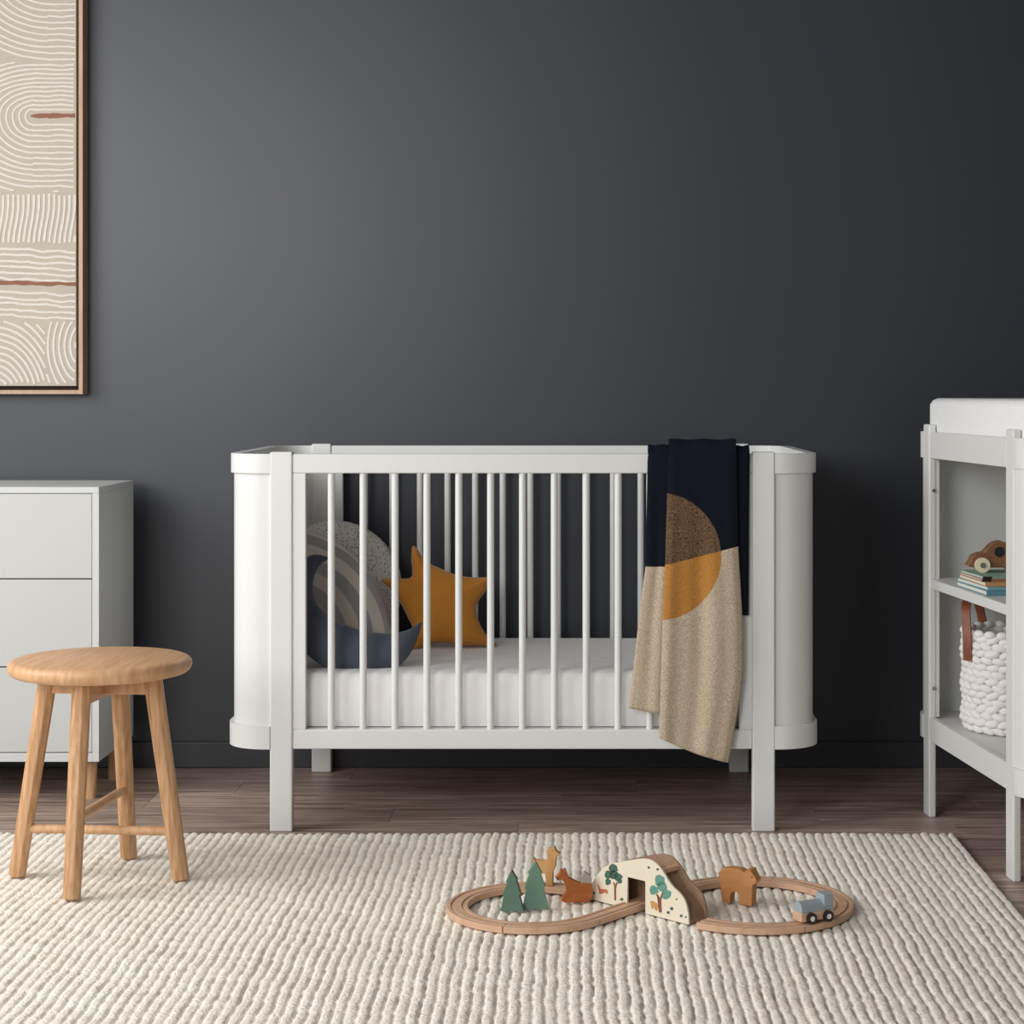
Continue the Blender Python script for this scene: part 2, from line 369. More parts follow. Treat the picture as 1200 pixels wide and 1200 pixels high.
for sx in (-1, 1):
    xp = cx+sx*hx_
    for nm, z0, z1, ins, t in (('end_cap_rail', .8475, .8935, 0, .024), ('end_panel', .235, .855, .0075, .012), ('end_base_rail', .195, .249, -.003, .03)):
        pth = end_path(sx, ins, .10, yf+.002, yr+PT-.002, xp)
        obj(nm, wall_path(bmesh.new(), pth, t*sx, z0, z1), M['white'], ct, smooth=.6, off=O)
bm = bmesh.new()
def stadium(cx_, sx0, sx1, y0, y1, r, n=10):
    pts = []
    for (x, y, a0) in ((sx1-r, y0+r, -PI/2), (sx1-r, y1-r, 0), (sx0+r, y1-r, PI/2), (sx0+r, y0+r, PI)):
        pts += [(x+r*math.cos(a0+PI/2*i/n), y+r*math.sin(a0+PI/2*i/n)) for i in range(n+1)]
    return pts
prism(bm, stadium(cx, cx-hw+.035, cx+hw-.035, 4.523, 5.187, .075), lambda u, v, t: Vector((u, v, t)), .215, .24)
obj('base_board', bm, M['white'], ct, off=O)
# mattress with sheet: rounded, slightly domed, creased top
bm = bmesh.new(); pts0 = stadium(cx, cx-hw+.04, cx+hw-.04, 4.53, 5.182, .07, 8)
rings = []
for inset, z in ((.004, .242), (0, .25), (0, .34), (.003, .355), (.012, .366), (.03, .371), (.08, .374)):
    ring = []
    for x, y in pts0:
        v = Vector((x-cx, y-4.856)); L_ = v.length; v2 = v*(1-inset/L_*1.0); w_ = 0
        if z > .3: w_ = .003*noise.noise(Vector((x*7, y*7, z*3)))
        if .245 < z < .35: v2 += v2.normalized()*min(0, .002*noise.noise(Vector((x*9, y*9, 3))))
        ring.append(bm.verts.new((cx+v2.x, 4.856+v2.y, z+w_)))
    rings.append(ring)
n = len(pts0)
for a, b in zip(rings, rings[1:]):
    for i in range(n): bm.faces.new((a[i], a[(i+1) % n], b[(i+1) % n], b[i]))
bm.faces.new(rings[-1]); bm.faces.new(rings[0][::-1])
mo = obj('mattress', bm, M['sheet'], smooth=.7)
tag(mo, 'white sheeted cot mattress lying inside the baby cot', 'mattress')
MZ = .3755

# ------------------------------------------------------------------ cushions in the cot
def dist_poly(p, poly):
    d = 1e9
    for i in range(len(poly)):
        a, b = poly[i], poly[(i+1) % len(poly)]; ab = b-a; t = max(0, min(1, (p-a).dot(ab)/ab.length_squared)); d = min(d, (p-(a+ab*t)).length)
    return d
def densify(pts, k, closed=True):       # Catmull-Rom through the outline
    out = []; n = len(pts)
    for i in range(n if closed else n-1):
        g = lambda j: pts[(i+j) % n] if closed else pts[max(0, min(n-1, i+j))]
        p0, p1, p2, p3 = g(-1), g(0), g(1), g(2)
        for s in range(k):
            t = s/k; out.append(.5*((2*p1)+(p2-p0)*t+(2*p0-5*p1+4*p2-p3)*t*t+(3*p1-p0-3*p2+p3)*t**3))
    if not closed: out.append(pts[-1])
    return out
def pillow(name, px_pts, P0, nrm, center_px, T, K, m, label, cat, nr=12, na=120, uvr=None, base_drop=0, lump=.004):
    nrm = Vector(nrm).normalized(); up = Vector((0, 0, 1)); u = up.cross(nrm).normalized() if nrm.y > 0 else nrm.cross(up).normalized()
    u = Vector((0, 0, 1)).cross(nrm).normalized(); 
    if u.x < 0: u = -u
    v = nrm.cross(u).normalized()
    if v.z < 0: v = -v
    c3 = on_plane(*center_px, P0, nrm)
    to2 = lambda q: Vector(((q-c3).dot(u), (q-c3).dot(v)))
    poly = [to2(on_plane(x, y, P0, nrm)) for x, y in px_pts]
    poly = densify(poly, 6)
    bm = bmesh.new(); uvl = bm.loops.layers.uv.new('UVMap'); uvs = {}
    # outline resampled by arc length
    L = [0]
    for i in range(len(poly)): L.append(L[-1]+(poly[(i+1) % len(poly)]-poly[i]).length)
    bd = []
    for i in range(na):
        s = L[-1]*i/na; j = max(k for k in range(len(poly)) if L[k] <= s+1e-12); f = (s-L[j])/max(1e-9, L[j+1]-L[j])
        bd.append(poly[j].lerp(poly[(j+1) % len(poly)], f))
    def th(p):
        d = min(dist_poly(p, bd), K)/K; return T*math.sqrt(max(0, 1-(1-d)**2))
    front, back = [], []
    for r in range(nr+1):
        s = 1-r/nr; fr, bk = [], []
        if r == nr:
            ps = [Vector((0, 0))]
        else: ps = [b*s for b in bd]
        for p in ps:
            h = 0 if r == 0 else th(p)
            h += 0 if r == 0 else lump*noise.noise(Vector((p.x*14, p.y*14, T*99)))
            w3 = c3+u*p.x+v*p.y
            a = bm.verts.new(w3+nrm*h*(-1)); fr.append(a); uvs[a] = p
            if r == 0: bk.append(a)
            else: b_ = bm.verts.new(w3+nrm*h); bk.append(b_); uvs[b_] = p
        front.append(fr); back.append(bk)
    for G in (front, back):
        for r in range(nr):
            for i in range(na):
                j = (i+1) % na
                if r == nr-1: bm.faces.new((G[r][i], G[r][j], G[r+1][0]))
                else: bm.faces.new((G[r][i], G[r][j], G[r+1][j], G[r+1][i]))
    if uvr:
        for f in bm.faces:
            for l in f.loops:
                p = uvs[l.vert]; l[uvl].uv = ((p-uvr[0]).length/uvr[1], 0)
    zmin = min(q.co.z for q in bm.verts); bmesh.ops.translate(bm, verts=bm.verts, vec=(0, 0, 0))
    o = obj(name, bm, m, smooth=True, loc=(c3.x, c3.y, zmin)); tag(o, label, cat); return o
# round boucle cushion at the back
circ = [(392+79*math.cos(a), 689+79*math.sin(a)) for a in [2*PI*i/28 for i in range(28)]]
circ = [(max(x, 330), min(y, 752)) for x, y in circ]
pillow('round_cushion', circ, (-.6, 5.085, .5), (-.35, 1, -.22), (392, 689), .045, .11, M['boucle'],
       'round off-white speckled boucle cushion at the back left of the cot', 'cushion', na=96)
# rainbow cushion
RC = (325, 758)
rb = [(RC[0]+a_*math.cos(t), RC[1]-b_*math.sin(t)) for a_, b_ in ((137, 143),) for t in [PI*i/22 for i in range(23)]]
rb = rb+[(340, 762), (368, 764), (410, 763)]
rb = [(min(x, 466), y) for x, y in rb]
rb = [(x, y) if x > 322 else (322, y) for x, y in rb]
pillow('rainbow_cushion', rb, (-.55, 4.86, .4), (-.30, 1, -.35), (385, 705), .04, .10, M['rainbow'],
       'rainbow shaped cushion with grey and beige curved stripes leaning in the cot', 'cushion', uvr=(Vector((-.13, -.11)), .325))
# star cushion
st = [(483, 640), (488, 642), (499, 657), (518, 667), (537, 674), (556, 676.5), (573, 676.5), (576, 679), (571, 690), (560, 706), (558, 716),
      (563, 732), (571, 745), (582, 755), (579, 758), (560, 757), (541, 757), (527, 754), (514, 753), (500, 757), (484, 765), (480, 763), (482, 754),
      (484, 738), (478, 724), (470, 708), (459, 692), (447, 681), (449, 678.5), (465, 678), (481, 677), (483, 668), (482, 655)]
pillow('star_cushion', st, (-.35, 4.94, .40), (-.08, 1, -.30), (516, 706), .040, .075, M['star'],
       'mustard yellow star shaped cushion leaning on the back slats', 'cushion', nr=14, na=160, lump=.003)
# moon cushion: swept crescent
def crescent():
    P0, nn = (-.6, 4.605, .39), Vector((-.06, 1, -.30)).normalized()
    outer = [(385, 654), (364, 652), (349, 676), (346, 722), (354, 756), (376, 778), (405, 787), (440, 787), (468, 778), (484, 758), (494, 730)]
    inner = [(385, 655), (374, 664), (367, 683), (370, 704), (382, 718), (398, 729), (416, 736), (438, 741), (460, 742), (478, 738), (493, 729)]
    q = lambda l: densify([on_plane(x, y, P0, nn) for x, y in l], 6, closed=False)
    A, Bv = q(outer), q(inner); bm = bmesh.new(); m_ = 16; rings = []
    for a, b in zip(A, Bv):
        c = (a+b)/2; wv = (a-b)/2; T = min(.042, wv.length*.9); ring = []
        for k in range(m_):
            t = 2*PI*k/m_; s_ = math.cos(t); h = math.sin(t)
            ring.append(bm.verts.new(c+wv*s_+nn*(T*math.copysign(abs(h)**.8, h))))
        rings.append(ring)
    for r0, r1 in zip(rings, rings[1:]):
        for k in range(m_): bm.faces.new((r0[k], r0[(k+1) % m_], r1[(k+1) % m_], r1[k]))
    bm.faces.new(rings[0][::-1]); bm.faces.new(rings[-1])
    c3 = on_plane(410, 760, P0, nn); zmin = min(v.co.z for v in bm.verts)
    o = obj('moon_cushion', bm, M['moon'], smooth=True, loc=(c3.x, c3.y, zmin))
    tag(o, 'slate blue crescent moon cushion at the front of the mattress', 'cushion')
    # piped seam along the outer edge
    bm = bmesh.new()
    for a, b in zip(A, A[1:]): cyl(bm, a, b+(b-a)*.05, .0022, n=8, cap=False)
    obj('seam', bm, M['moon'], o, smooth=True, off=o.location)
crescent()

# ------------------------------------------------------------------ blanket
def lerp_tab(tab, y):
    if y <= tab[0][0]: return tab[0][1]
    for (a, b), (c, d) in zip(tab, tab[1:]):
        if y <= c: return b+(d-b)*(y-a)/(c-a)
    return tab[-1][1]
def blanket():
    bm = bmesh.new(); uvl = bm.loops.layers.uv.new('UVMap'); UV = {}
    def layer(left, right, bl, br, Yf_, ztop, back_len, force=None, ripple=0, nu=40, nv=90, ph=0, mid=0, disc=True):
        """left/right: tables of py->px; bl, br: bottom py at left and right edge"""
        Yb = 4.505*2-Yf_; R = (Yb-Yf_)/2; G = []
        top_py = VY+(H-ztop)*F/Yf_
        for j in range(nv+1):
            row = []
            for i in range(nu+1):
                u = i/nu; t = j/nv
                if t < .12:                                  # inside of the cot
                    z = ztop-R-back_len*(1-t/.12); Y = Yb; py = top_py; un = -(back_len*(1-t/.12)+R)*495
                elif t < .25:                                # over the rail
                    a = PI*(1-(t-.12)/.13); Y = 4.505+R*math.cos(a)*-1*-1; z = ztop-R+R*math.sin(a)
                    Y = 4.505-R*math.cos(a)*-1 if False else 4.505+R*math.cos(PI-a); Y = 4.505-R*math.cos(a)*-1
                    Y = 4.505+R*math.cos((t-.12)/.13*PI); py = top_py; un = -R*495*(1-(t-.12)/.13)
                else:
                    s = (t-.25)/.75; pb = bl+(br-bl)*u+mid*math.sin(PI*u); pt = VY+(H-(ztop-R))*F/Yf_
                    py = pt+(pb-pt)*s; Y = Yf_; z = None; un = None
                lx = lerp_tab(left, py); rx = lerp_tab(right, py); px = lx+(rx-lx)*u
                if z is None:
                    k = smoothstep(s*1.6)
                    Y = Yf_-ripple*k*(.5+.5*math.sin(u*9.5+ph+s*.8))-.4*ripple*k*(.5+.5*math.sin(u*21+ph*2))
                    P = at_y(px, py, Y); P.y = Y
                    if u < .08 or u > .92: P.y += .004*(1-min(u, 1-u)/.08)
                    dx, dy = px, py
                else:
                    P = Vector(((px-VX)*Yf_/F, Y, z+.0015*math.sin(u*14+ph))); dx, dy = px, top_py+un
                v = bm.verts.new(P); row.append(v)
                UV[v] = ((dx-770)/100, -(dy-652)/100) if force is None else force
                if not disc: UV[v] = (5, 1.3-(dy-664)/100-.13)
            G.append(row)
        for a, b in zip(G, G[1:]):
            for i in range(nu): bm.faces.new((a[i], a[i+1], b[i+1], b[i]))
    # hidden lowest fold, right navy fold, left fold, front fold
    layer([(520, 852), (600, 854), (730, 858)], [(520, 878.5), (560, 877.5), (730, 876.5)], 722, 721, 4.481, .911, .10, force=(9, 9), nu=8, ph=1)
    layer([(515, 760), (663, 757), (733, 748), (830, 737), (840, 737)], [(515, 800), (840, 800)], 830, 842, 4.482, .913, .13, ripple=.006, nu=20, ph=2, disc=False)
    layer([(512, 785), (550, 783), (660, 780), (730, 777), (865, 773)],
          [(512, 863), (645, 865), (733, 870), (790, 870), (835, 864), (893, 853)], 865, 894, 4.469, .926, .15, ripple=.010, nu=56, nv=120, ph=.4, mid=3)
    for f in bm.faces:
        for l in f.loops: l[uvl].uv = UV[l.vert]
    o = obj('blanket', bm, M['blanket'], smooth=True, loc=((820-VX)/F*4.48, 4.505, .91))
    sd = o.modifiers.new('thickness', 'SOLIDIFY'); sd.thickness = .005; sd.offset = 0
    tag(o, 'folded knitted blanket in navy, beige and ochre hanging over the cot rail', 'blanket')
blanket()

# ------------------------------------------------------------------ dresser
DX1 = (116-VX)/F*4.80; DX0 = DX1-1.15; DY0, DY1 = 4.80, 5.17; DZ0, DZ1 = .105, .80
dr = root('dresser', ((DX0+DX1)/2, 4.98, 0), 'pale grey chest of three drawers with wooden feet against the wall', 'dresser'); O = dr.location
bm = bmesh.new()
box(bm, DX0, DX0+.017, DY0, DY1, DZ0, DZ1-.016, .001); box(bm, DX1-.017, DX1, DY0, DY1, DZ0, DZ1-.016, .001)
box(bm, DX0+.017, DX1-.017, DY0, DY1, DZ0, DZ0+.022, .001); box(bm, DX0+.017, DX1-.017, DY1-.01, DY1, DZ0+.022, DZ1-.016, 0)
obj('carcass', bm, M['dwhite'], dr, off=O)
obj('top_board', B(DX0, DX1, DY0, DY1, DZ1-.016, DZ1, bev=.0015), M['dwhite'], dr, off=O)
zs = [H-(y-VY)*4.80/F for y in (578, 678.6, 782, 882.5)]
for a, b in zip(zs, zs[1:]):
    bm = B(DX0+.0185, DX1-.0185, DY0+.002, DY0+.02, b+.0015, a-.0015, bev=.0015)
    box(bm, DX0+.03, DX1-.03, DY0+.02, DY1-.03, b+.01, b+.13, 0)
    d = obj('drawer', bm, M['dfront'], dr, off=O)
for x in (DX1-.038, DX0+.038):
    for y in (DY0+.065, DY1-.06):
        f = obj('leg', cyl(bmesh.new(), (x, y, 0), (x, y, DZ0+.001), .0155, .0175, n=28), M['oakv'], dr, smooth=.6, off=O)
        f['label'] = 'round wooden foot'

# ------------------------------------------------------------------ stool
sc = Vector((-1.012, 4.005, 0))
so = root('stool', (sc.x, sc.y, RZ), 'round wooden stool with four splayed legs standing on the rug', 'stool'); O = so.location
prof = [(0, .446), (.168, .446), (.180, .449), (.187, .455), (.190, .463), (.189, .471), (.184, .477), (.176, .480), (0, .480)]
obj('seat', lathe(bmesh.new(), prof, (sc.x, sc.y, 0), 96), M['oak'], so, smooth=.8, off=O)
feet = [Vector(((20-VX)*4.02/F, 4.02, RZ)), Vector(((84-VX)*3.835/F, 3.835, RZ)), Vector(((212-VX)*3.989/F, 3.989, RZ)), Vector(((151-VX)*4.178/F, 4.178, RZ))]
tops = []
for f in feet:
    d = Vector((f.x-sc.x, f.y-sc.y, 0)); t = Vector((sc.x, sc.y, .4475))+d.normalized()*.112; tops.append(t)
    dn = (t-f).normalized(); t2 = f+(t-f)*1.0
    bm = cyl(bmesh.new(), f, t, .0185, .0205, n=8, rot=PI/8)
    bmesh.ops.bevel(bm, geom=list(bm.edges), offset=.0018, segments=2, profile=.5, affect='EDGES')
    for v in bm.verts:
        if v.co.z < RZ+.012: v.co.z = max(RZ, v.co.z)
        if v.co.z > .44: v.co.z = min(v.co.z, .4465)
    obj('leg', bm, M['oakv'], so, off=O)
def beam(p0, p1, w_, h_):
    p0, p1 = Vector(p0), Vector(p1); d = (p1-p0).normalized(); s = d.cross(Vector((0, 0, 1))).normalized(); bm = bmesh.new(); L = (p1-p0).length
    box(bm, 0, L, -w_/2, w_/2, -h_/2, h_/2, .002); up = s.cross(d)
    mt = Matrix((( d.x, -s.x, up.x, p0.x), (d.y, -s.y, up.y, p0.y), (d.z, -s.z, up.z, p0.z), (0, 0, 0, 1)))
    bmesh.ops.transform(bm, matrix=mt, verts=bm.verts); return bm
def leg_at(i, z): f, t = feet[i], tops[i]; return f.lerp(t, (z-f.z)/(t.z-f.z))
obj('apron', beam(leg_at(0, .4255), leg_at(2, .4255), .02, .042), M['oak'], so, off=O)
obj('apron', beam(leg_at(1, .422), leg_at(3, .422), .02, .050), M['oak'], so, off=O)
a, b = leg_at(0, .117), leg_at(2, .117); obj('stretcher', cyl(bmesh.new(), a, b, .0095, n=16), M['oak'], so, smooth=.6, off=O)
a, b = leg_at(1, .172), leg_at(3, .172); obj('stretcher', cyl(bmesh.new(), a, b, .0095, n=16), M['oak'], so, smooth=.6, off=O)

# ------------------------------------------------------------------ wall art
AY = 5.21; ax = lambda px: (px-VX)*AY/F; az = lambda py: H-(py-VY)*AY/F
AX1, AZ0, AX0, AZ1 = ax(97), az(462), ax(97)-1.05, az(462)+1.45
wa = root('wall_art', ((AX0+AX1)/2, YB, AZ0), 'large oak framed abstract canvas with white wavy lines on the wall', 'picture'); O = wa.location
bm = bmesh.new(); fw = .0115
for a, b, c, d in ((AX0, AX1, AZ0, AZ0+fw), (AX0, AX1, AZ1-fw, AZ1), (AX0, AX0+fw, AZ0+fw, AZ1-fw), (AX1-fw, AX1, AZ0+fw, AZ1-fw)): box(bm, a, b, AY, YB-.001, c, d, .0008, 1)
obj('frame', bm, M['frame'], wa, off=O)
obj('backing', B(AX0+fw, AX1-fw, AY+.035, AY+.04, AZ0+fw, AZ1-fw, bev=0), M['framegap'], wa, off=O)
cx0, cx1, cz0, cz1 = AX0+fw+.009, ax(88.6), az(452.3), AZ1-fw-.009
obj('canvas', B(cx0, cx1, AY+.006, AY+.035, cz0, cz1, bev=.001), M['canvas'], wa, off=O)
def ribbon(bm, pts, wd, dy, keep=lambda x, y: True, taper=False):
    """pts in picture units (px of the canvas plane)"""
    run = []; runs = []
    for p in pts:
        if keep(*p) and ax(p[0]) > cx0+.003 and p[0] <= 88.4 and cz0+.003 < az(p[1]) < cz1-.003: run.append(p)
        elif run: runs.append(run); run = []
    if run: runs.append(run)
    for r in runs:
        if len(r) < 2: continue
        prev = None
        for i, p in enumerate(r):
            a = Vector(r[max(0, i-1)]); b = Vector(r[min(len(r)-1, i+1)]); d = b-a
            if d.length < 1e-6: continue
            d.normalize(); nn = Vector((-d.y, d.x)); ww = wd*(1+.3*noise.noise(Vector((p[0]*.3, p[1]*.3, 1))))
            if taper: ww = wd*taper(i/(len(r)-1))
            q = Vector(p); l, rr = q+nn*ww/2, q-nn*ww/2
            e = [Vector((ax(min(k.x, 88.5)), AY+.0055-dy, az(k.y))) for k in (l, rr)]; f = [Vector((k.x, AY+.0065, k.z)) for k in e]
            cur = [bm.verts.new(k) for k in (e[0], e[1], f[1], f[0])]
            if prev:
                for k in range(4): bm.faces.new((prev[k], prev[(k+1) % 4], cur[(k+1) % 4], cur[k]))
            else: bm.faces.new(cur[::-1])
            prev = cur
        bm.faces.new(prev)
def wob(x, y, s=1.0): return s*1.6*noise.noise(Vector((x*.05, y*.05, 2)))+s*.5*noise.noise(Vector((x*.2, y*.2, 5)))
def nest(bm, cxp, cyp, kt, kb, kl, n_top, n_bot, keep):
    for k in range(1, max(n_top, n_bot)+1):
        pts = []
        if k <= n_top:
            y_ = kt*k+3; pts += [(x, cyp-y_+wob(x, y_)) for x in range(92, int(cxp), -3)]
            pts += [(cxp-(kl*k+1)*math.sin(t), cyp-y_*math.cos(t)+wob(k*9, t*20)) for t in [PI/2*i/14 for i in range(15)]]
        if k <= n_bot:
            y_ = kb*k+3; pts += [(cxp-(kl*k+1)*math.sin(t), cyp-y_*math.cos(t)+wob(k*9, t*20)) for t in [PI/2+PI/2*i/14 for i in range(1, 15)]]
            pts += [(x, cyp+y_+wob(x, y_)) for x in range(int(cxp), 93, 3)]
        ribbon(bm, pts, 2.2, .0008, keep)
bm = bmesh.new()
nest(bm, 38, 136, 5.2, 6.6, 7.6, 12, 13, lambda x, y: 72 < y < 224-.0*x)
nest(bm, 55, -42, 6.6, 7.2, 8.0, 9, 15, lambda x, y: -110 < y < 68+.06*x)
for x in range(-440, 90, 6):
    ribbon(bm, [(x+5*(1-t/60)+1.2*math.sin(t*.09), 228+t+wob(x, 0, 2)) for t in range(0, 58, 4)], 2.8, .0008)
for k in range(12):
    y_ = 291+k*7
    if k in (6,): continue
    ribbon(bm, [(x, y_+x*.05+wob(x, y_*2, 1.6)+(1.5 if k > 6 else 0)) for x in range(-440, 91, 3)], 2.7, .0008)
for k in range(0, 14):
    r = 12+k*7.5; ribbon(bm, [(-8+r*math.cos(t)*.78, 470-r*math.sin(t)+wob(r, t*30)) for t in [PI*i/40 for i in range(41)]], 2.8, .0008, lambda x, y: 376 < y and x < 54)
    r = 10+k*6.5; ribbon(bm, [(98-r*math.cos(t), 405-r*1.5*math.sin(t)+wob(r, t*30)) for t in [-PI/2+PI*i/40 for i in range(41)]], 2.8, .0008, lambda x, y: 376 < y and x > 54)
for k in range(30):
    y_ = -118-k*7; ribbon(bm, [(x, y_+wob(x, y_, 3)) for x in range(-440, 91, 4)], 2.7, .0008)
for y_ in list(range(-104, 66, 7))+list(range(78, 222, 7))+list(range(382, 450, 7)):
    ribbon(bm, [(x, y_+wob(x, y_, 3)) for x in range(-440, -96, 4)], 2.5, .0008)
obj('painted_lines', bm, M['chalk'], wa, off=O)
bm = bmesh.new()
ribbon(bm, [(x, 135.5+.8*noise.noise(Vector((x*.2, 0, 0)))-.012*(x-36)) for x in range(35, 90, 2)], 7, .0012, taper=lambda t: min(1, .15+t*3.2)*(1-.45*t)+.12*math.sin(t*14))
ribbon(bm, [(x, 331+1.6*noise.noise(Vector((x*.08, 3, 0)))+x*.02) for x in range(-440, 90, 3)], 5, .0012, taper=lambda t: 1-.55*max(0, t-.8)*4*.6+.15*math.sin(t*90))
obj('painted_streaks', bm, M['rust'], wa, off=O)['label'] = 'rust brown painted streaks'

# ------------------------------------------------------------------ toy track
c1, r1 = Vector((-.094, 3.754)), .149; c2, r2 = Vector((.345, 3.777)), .176
D = c2-c1; base = math.atan2(D.y, D.x); al = math.asin((r1+r2)/D.length)
TH = .012
def sweep_track(path):
    W = .021; pr = [(-W, 0), (-W, TH-.001), (-W+.001, TH), (-.0135, TH), (-.0130, TH-.003), (-.0085, TH-.003), (-.008, TH), (.008, TH), (.0085, TH-.003),
                    (.0130, TH-.003), (.0135, TH), (W-.001, TH), (W, TH-.001), (W, 0)]
    bm = bmesh.new(); prev = None; n = len(path)
    for i, p in enumerate(path):
        a, b = path[max(0, i-1)], path[min(n-1, i+1)]; d = (b-a).normalized(); nn = Vector((-d.y, d.x))
        cur = [bm.verts.new((p.x+nn.x*u, p.y+nn.y*u, RZ+z)) for u, z in pr]
        if prev:
            for k in range(len(pr)): bm.faces.new((prev[k], prev[(k+1) % len(pr)], cur[(k+1) % len(pr)], cur[k]))
        else: bm.faces.new(cur[::-1])
        prev = cur
    bm.faces.new(prev); return bm
tk = root('toy_train_track', (.12, 3.76, RZ), 'figure of eight of pale wooden toy train track lying on the rug', 'toy track'); O = tk.location
# circle 1: straight track leaves at angle a1 (tangent), bridge leaves at b1
dir_up = base+al                      # heading of the flat straight from circle 1 to circle 2
a1 = dir_up-PI/2; a2 = dir_up+PI/2    # tangent points
dir_dn = base-al; b1 = dir_dn+PI/2; b2 = dir_dn-PI/2
def arc(c, r, t0, t1, n=20): return [c+Vector((math.cos(t), math.sin(t)))*r for t in [t0+(t1-t0)*i/n for i in range(n+1)]]
g = .0035
sw1 = (2*PI-(b1-a1)); sw2 = a2-b2
segs = []
for k in range(4): segs.append(arc(c1, r1, a1-sw1*k/4-g, a1-sw1*(k+1)/4+g))
for k in range(4): segs.append(arc(c2, r2, b2+sw2*k/4+g, b2+sw2*(k+1)/4-g))
pA = c1+Vector((math.cos(a1), math.sin(a1)))*r1; pB = c2+Vector((math.cos(a2), math.sin(a2)))*r2
segs.append([pA.lerp(pB, .005), pA.lerp(pB, .5)]); segs.append([pA.lerp(pB, .506), pA.lerp(pB, .995)])
qA = c1+Vector((math.cos(b1), math.sin(b1)))*r1; qB = c2+Vector((math.cos(b2), math.sin(b2)))*r2
segs.append([qA+(qB-qA).normalized()*.008, qA+(qB-qA).normalized()*.031])
segs[4] = arc(c2, r2, b2+.10, b2+sw2/4-g)
for s in segs: obj('track_piece', sweep_track(s), M['beech'], tk, smooth=.5, off=O)
# ------------------------------------------------------------------ toy bridge
qA = c1+Vector((math.cos(b1), math.sin(b1)))*r1; qB = c2+Vector((math.cos(b2), math.sin(b2)))*r2
bdir = (qB-qA).normalized(); bn = Vector((-bdir.y, bdir.x)); bang = math.atan2(bdir.y, bdir.x); OW = .026
qS = qA+bdir*.030+Vector((0, .024)); bo = qS-bn*OW                          # near-left base corner
br = root('toy_bridge', (qS.x, qS.y, RZ), 'toy bridge with cream side panels printed with trees, over the track', 'toy bridge', rz=bang)
P0 = Vector((bo.x, bo.y, 0)); n3 = Vector((bn.x, bn.y, 0))
cr = lambda x, y: (680+x/7.06, 990+y/7.06)
def loc2(x, y):
    q = on_plane(*cr(x, y), P0, n3); e = q-P0; return Vector((e.dot(Vector((bdir.x, bdir.y, 0))), q.z-RZ))
LBr = (qB-qA).length*.93
sil = [(90, 425), (100, 395), (135, 330), (180, 260), (230, 205), (300, 165), (370, 152), (440, 140), (500, 130), (565, 124), (620, 130), (670, 155), (720, 205), (760, 265), (790, 315), (830, 365), (875, 405), (915, 455), (940, 520), (955, 600), (957, 645)]
sp = [loc2(*q) for q in sil]; xmin, xmax = sp[0].x, sp[-1].x
sp = [Vector(((q.x-xmin)/(xmax-xmin)*LBr, max(0, q.y))) for q in sp]; sp[0].y = 0; sp[-1].y = 0
top = densify(sp, 3, closed=False)
fx = lambda x, y: (loc2(x, y).x-xmin)/(xmax-xmin)*LBr
o1, o2 = fx(436, 480), fx(590, 500); oz = .063
panel = [tuple(q) for q in top]+[(o2, 0), (o2, oz-.002), (o2-.002, oz), (o1+.002, oz), (o1, oz-.002), (o1, 0)]
panel = panel[:1]+panel[1:]
for yy, t_, mname in ((-OW-.002, .004, 'cream'), (OW-.002, .004, 'bridgewood')):
    p = obj('side_panel', prism(bmesh.new(), panel, lambda u, v, t: Vector((u, t, v)), yy, yy+t_), M[mname], br)
    if mname == 'cream':
        p['label'] = 'cream side panel printed with trees and animals'
        def decal(nm, pts, m, d=.0004):
            pp = [((fx(*q)), loc2(*q).y) for q in pts]
            obj(nm, prism(bmesh.new(), pp, lambda u, v, t: Vector((u, t, v)), yy-d, yy+.0005), M[m], p)
        def blob(cx_, cy_, r, k=11, e=1.0): return [(cx_+r*math.cos(2*PI*i/k)*(1+.18*math.sin(i*2.3+cx_)), cy_+r*e*math.sin(2*PI*i/k)*(1+.18*math.cos(i*1.7))) for i in range(k)]
        for q in ((715, 305, 45), (665, 385, 38), (770, 420, 42), (735, 355, 40)): decal('printed_crown', blob(*q), 'art_green', .0004+.00008*(q[0] % 5))
        decal('printed_trunk', [(708, 570), (712, 470), (680, 420), (690, 415), (717, 450), (735, 400), (742, 405), (725, 470), (730, 570)], 'art_brown', .001)
        for q in ((320, 205, 38), (280, 255, 34), (360, 275, 34), (275, 315, 26), (375, 310, 20), (325, 255, 36)): decal('printed_crown', blob(*q), 'art_dkgreen', .0004+.00008*(q[0] % 5))
        decal('printed_trunk', [(328, 465), (330, 360), (318, 320), (328, 318), (335, 345), (348, 315), (356, 318), (342, 365), (342, 468)], 'art_brown', .001)
        decal('printed_deer', [(185, 330), (200, 345), (205, 370), (265, 378), (275, 400), (262, 420), (255, 400), (218, 398), (210, 415), (200, 410), (198, 385), (188, 355)], 'art_red')
        decal('printed_bear', [(632, 480), (650, 472), (690, 495), (700, 520), (694, 555), (680, 555), (678, 530), (665, 525), (650, 545), (640, 525)], 'art_tan')
        for q in ((620, 198, 12), (695, 213, 12), (390, 460, 14), (150, 405, 14), (815, 540, 16), (785, 572, 14), (895, 600, 14), (855, 462, 8), (935, 610, 9)): decal('printed_leaf', blob(*q, k=7), 'art_dkgreen')
bm = bmesh.new(); prev = None                               # deck between the panels
for q in top:
    cur = [bm.verts.new((q.x, yy, max(.0, q.y-dz))) for yy, dz in ((-OW+.0025, .022), (OW-.0025, .022), (OW-.0025, .027), (-OW+.0025, .027))]
    if prev:
        for k in range(4): bm.faces.new((prev[k], prev[(k+1) % 4], cur[(k+1) % 4], cur[k]))
    else: bm.faces.new(cur[::-1])
    prev = cur
bm.faces.new(prev); bmesh.ops.remove_doubles(bm, verts=bm.verts, dist=1e-5)
obj('deck', bm, M['bridgewood'], br, smooth=.6)
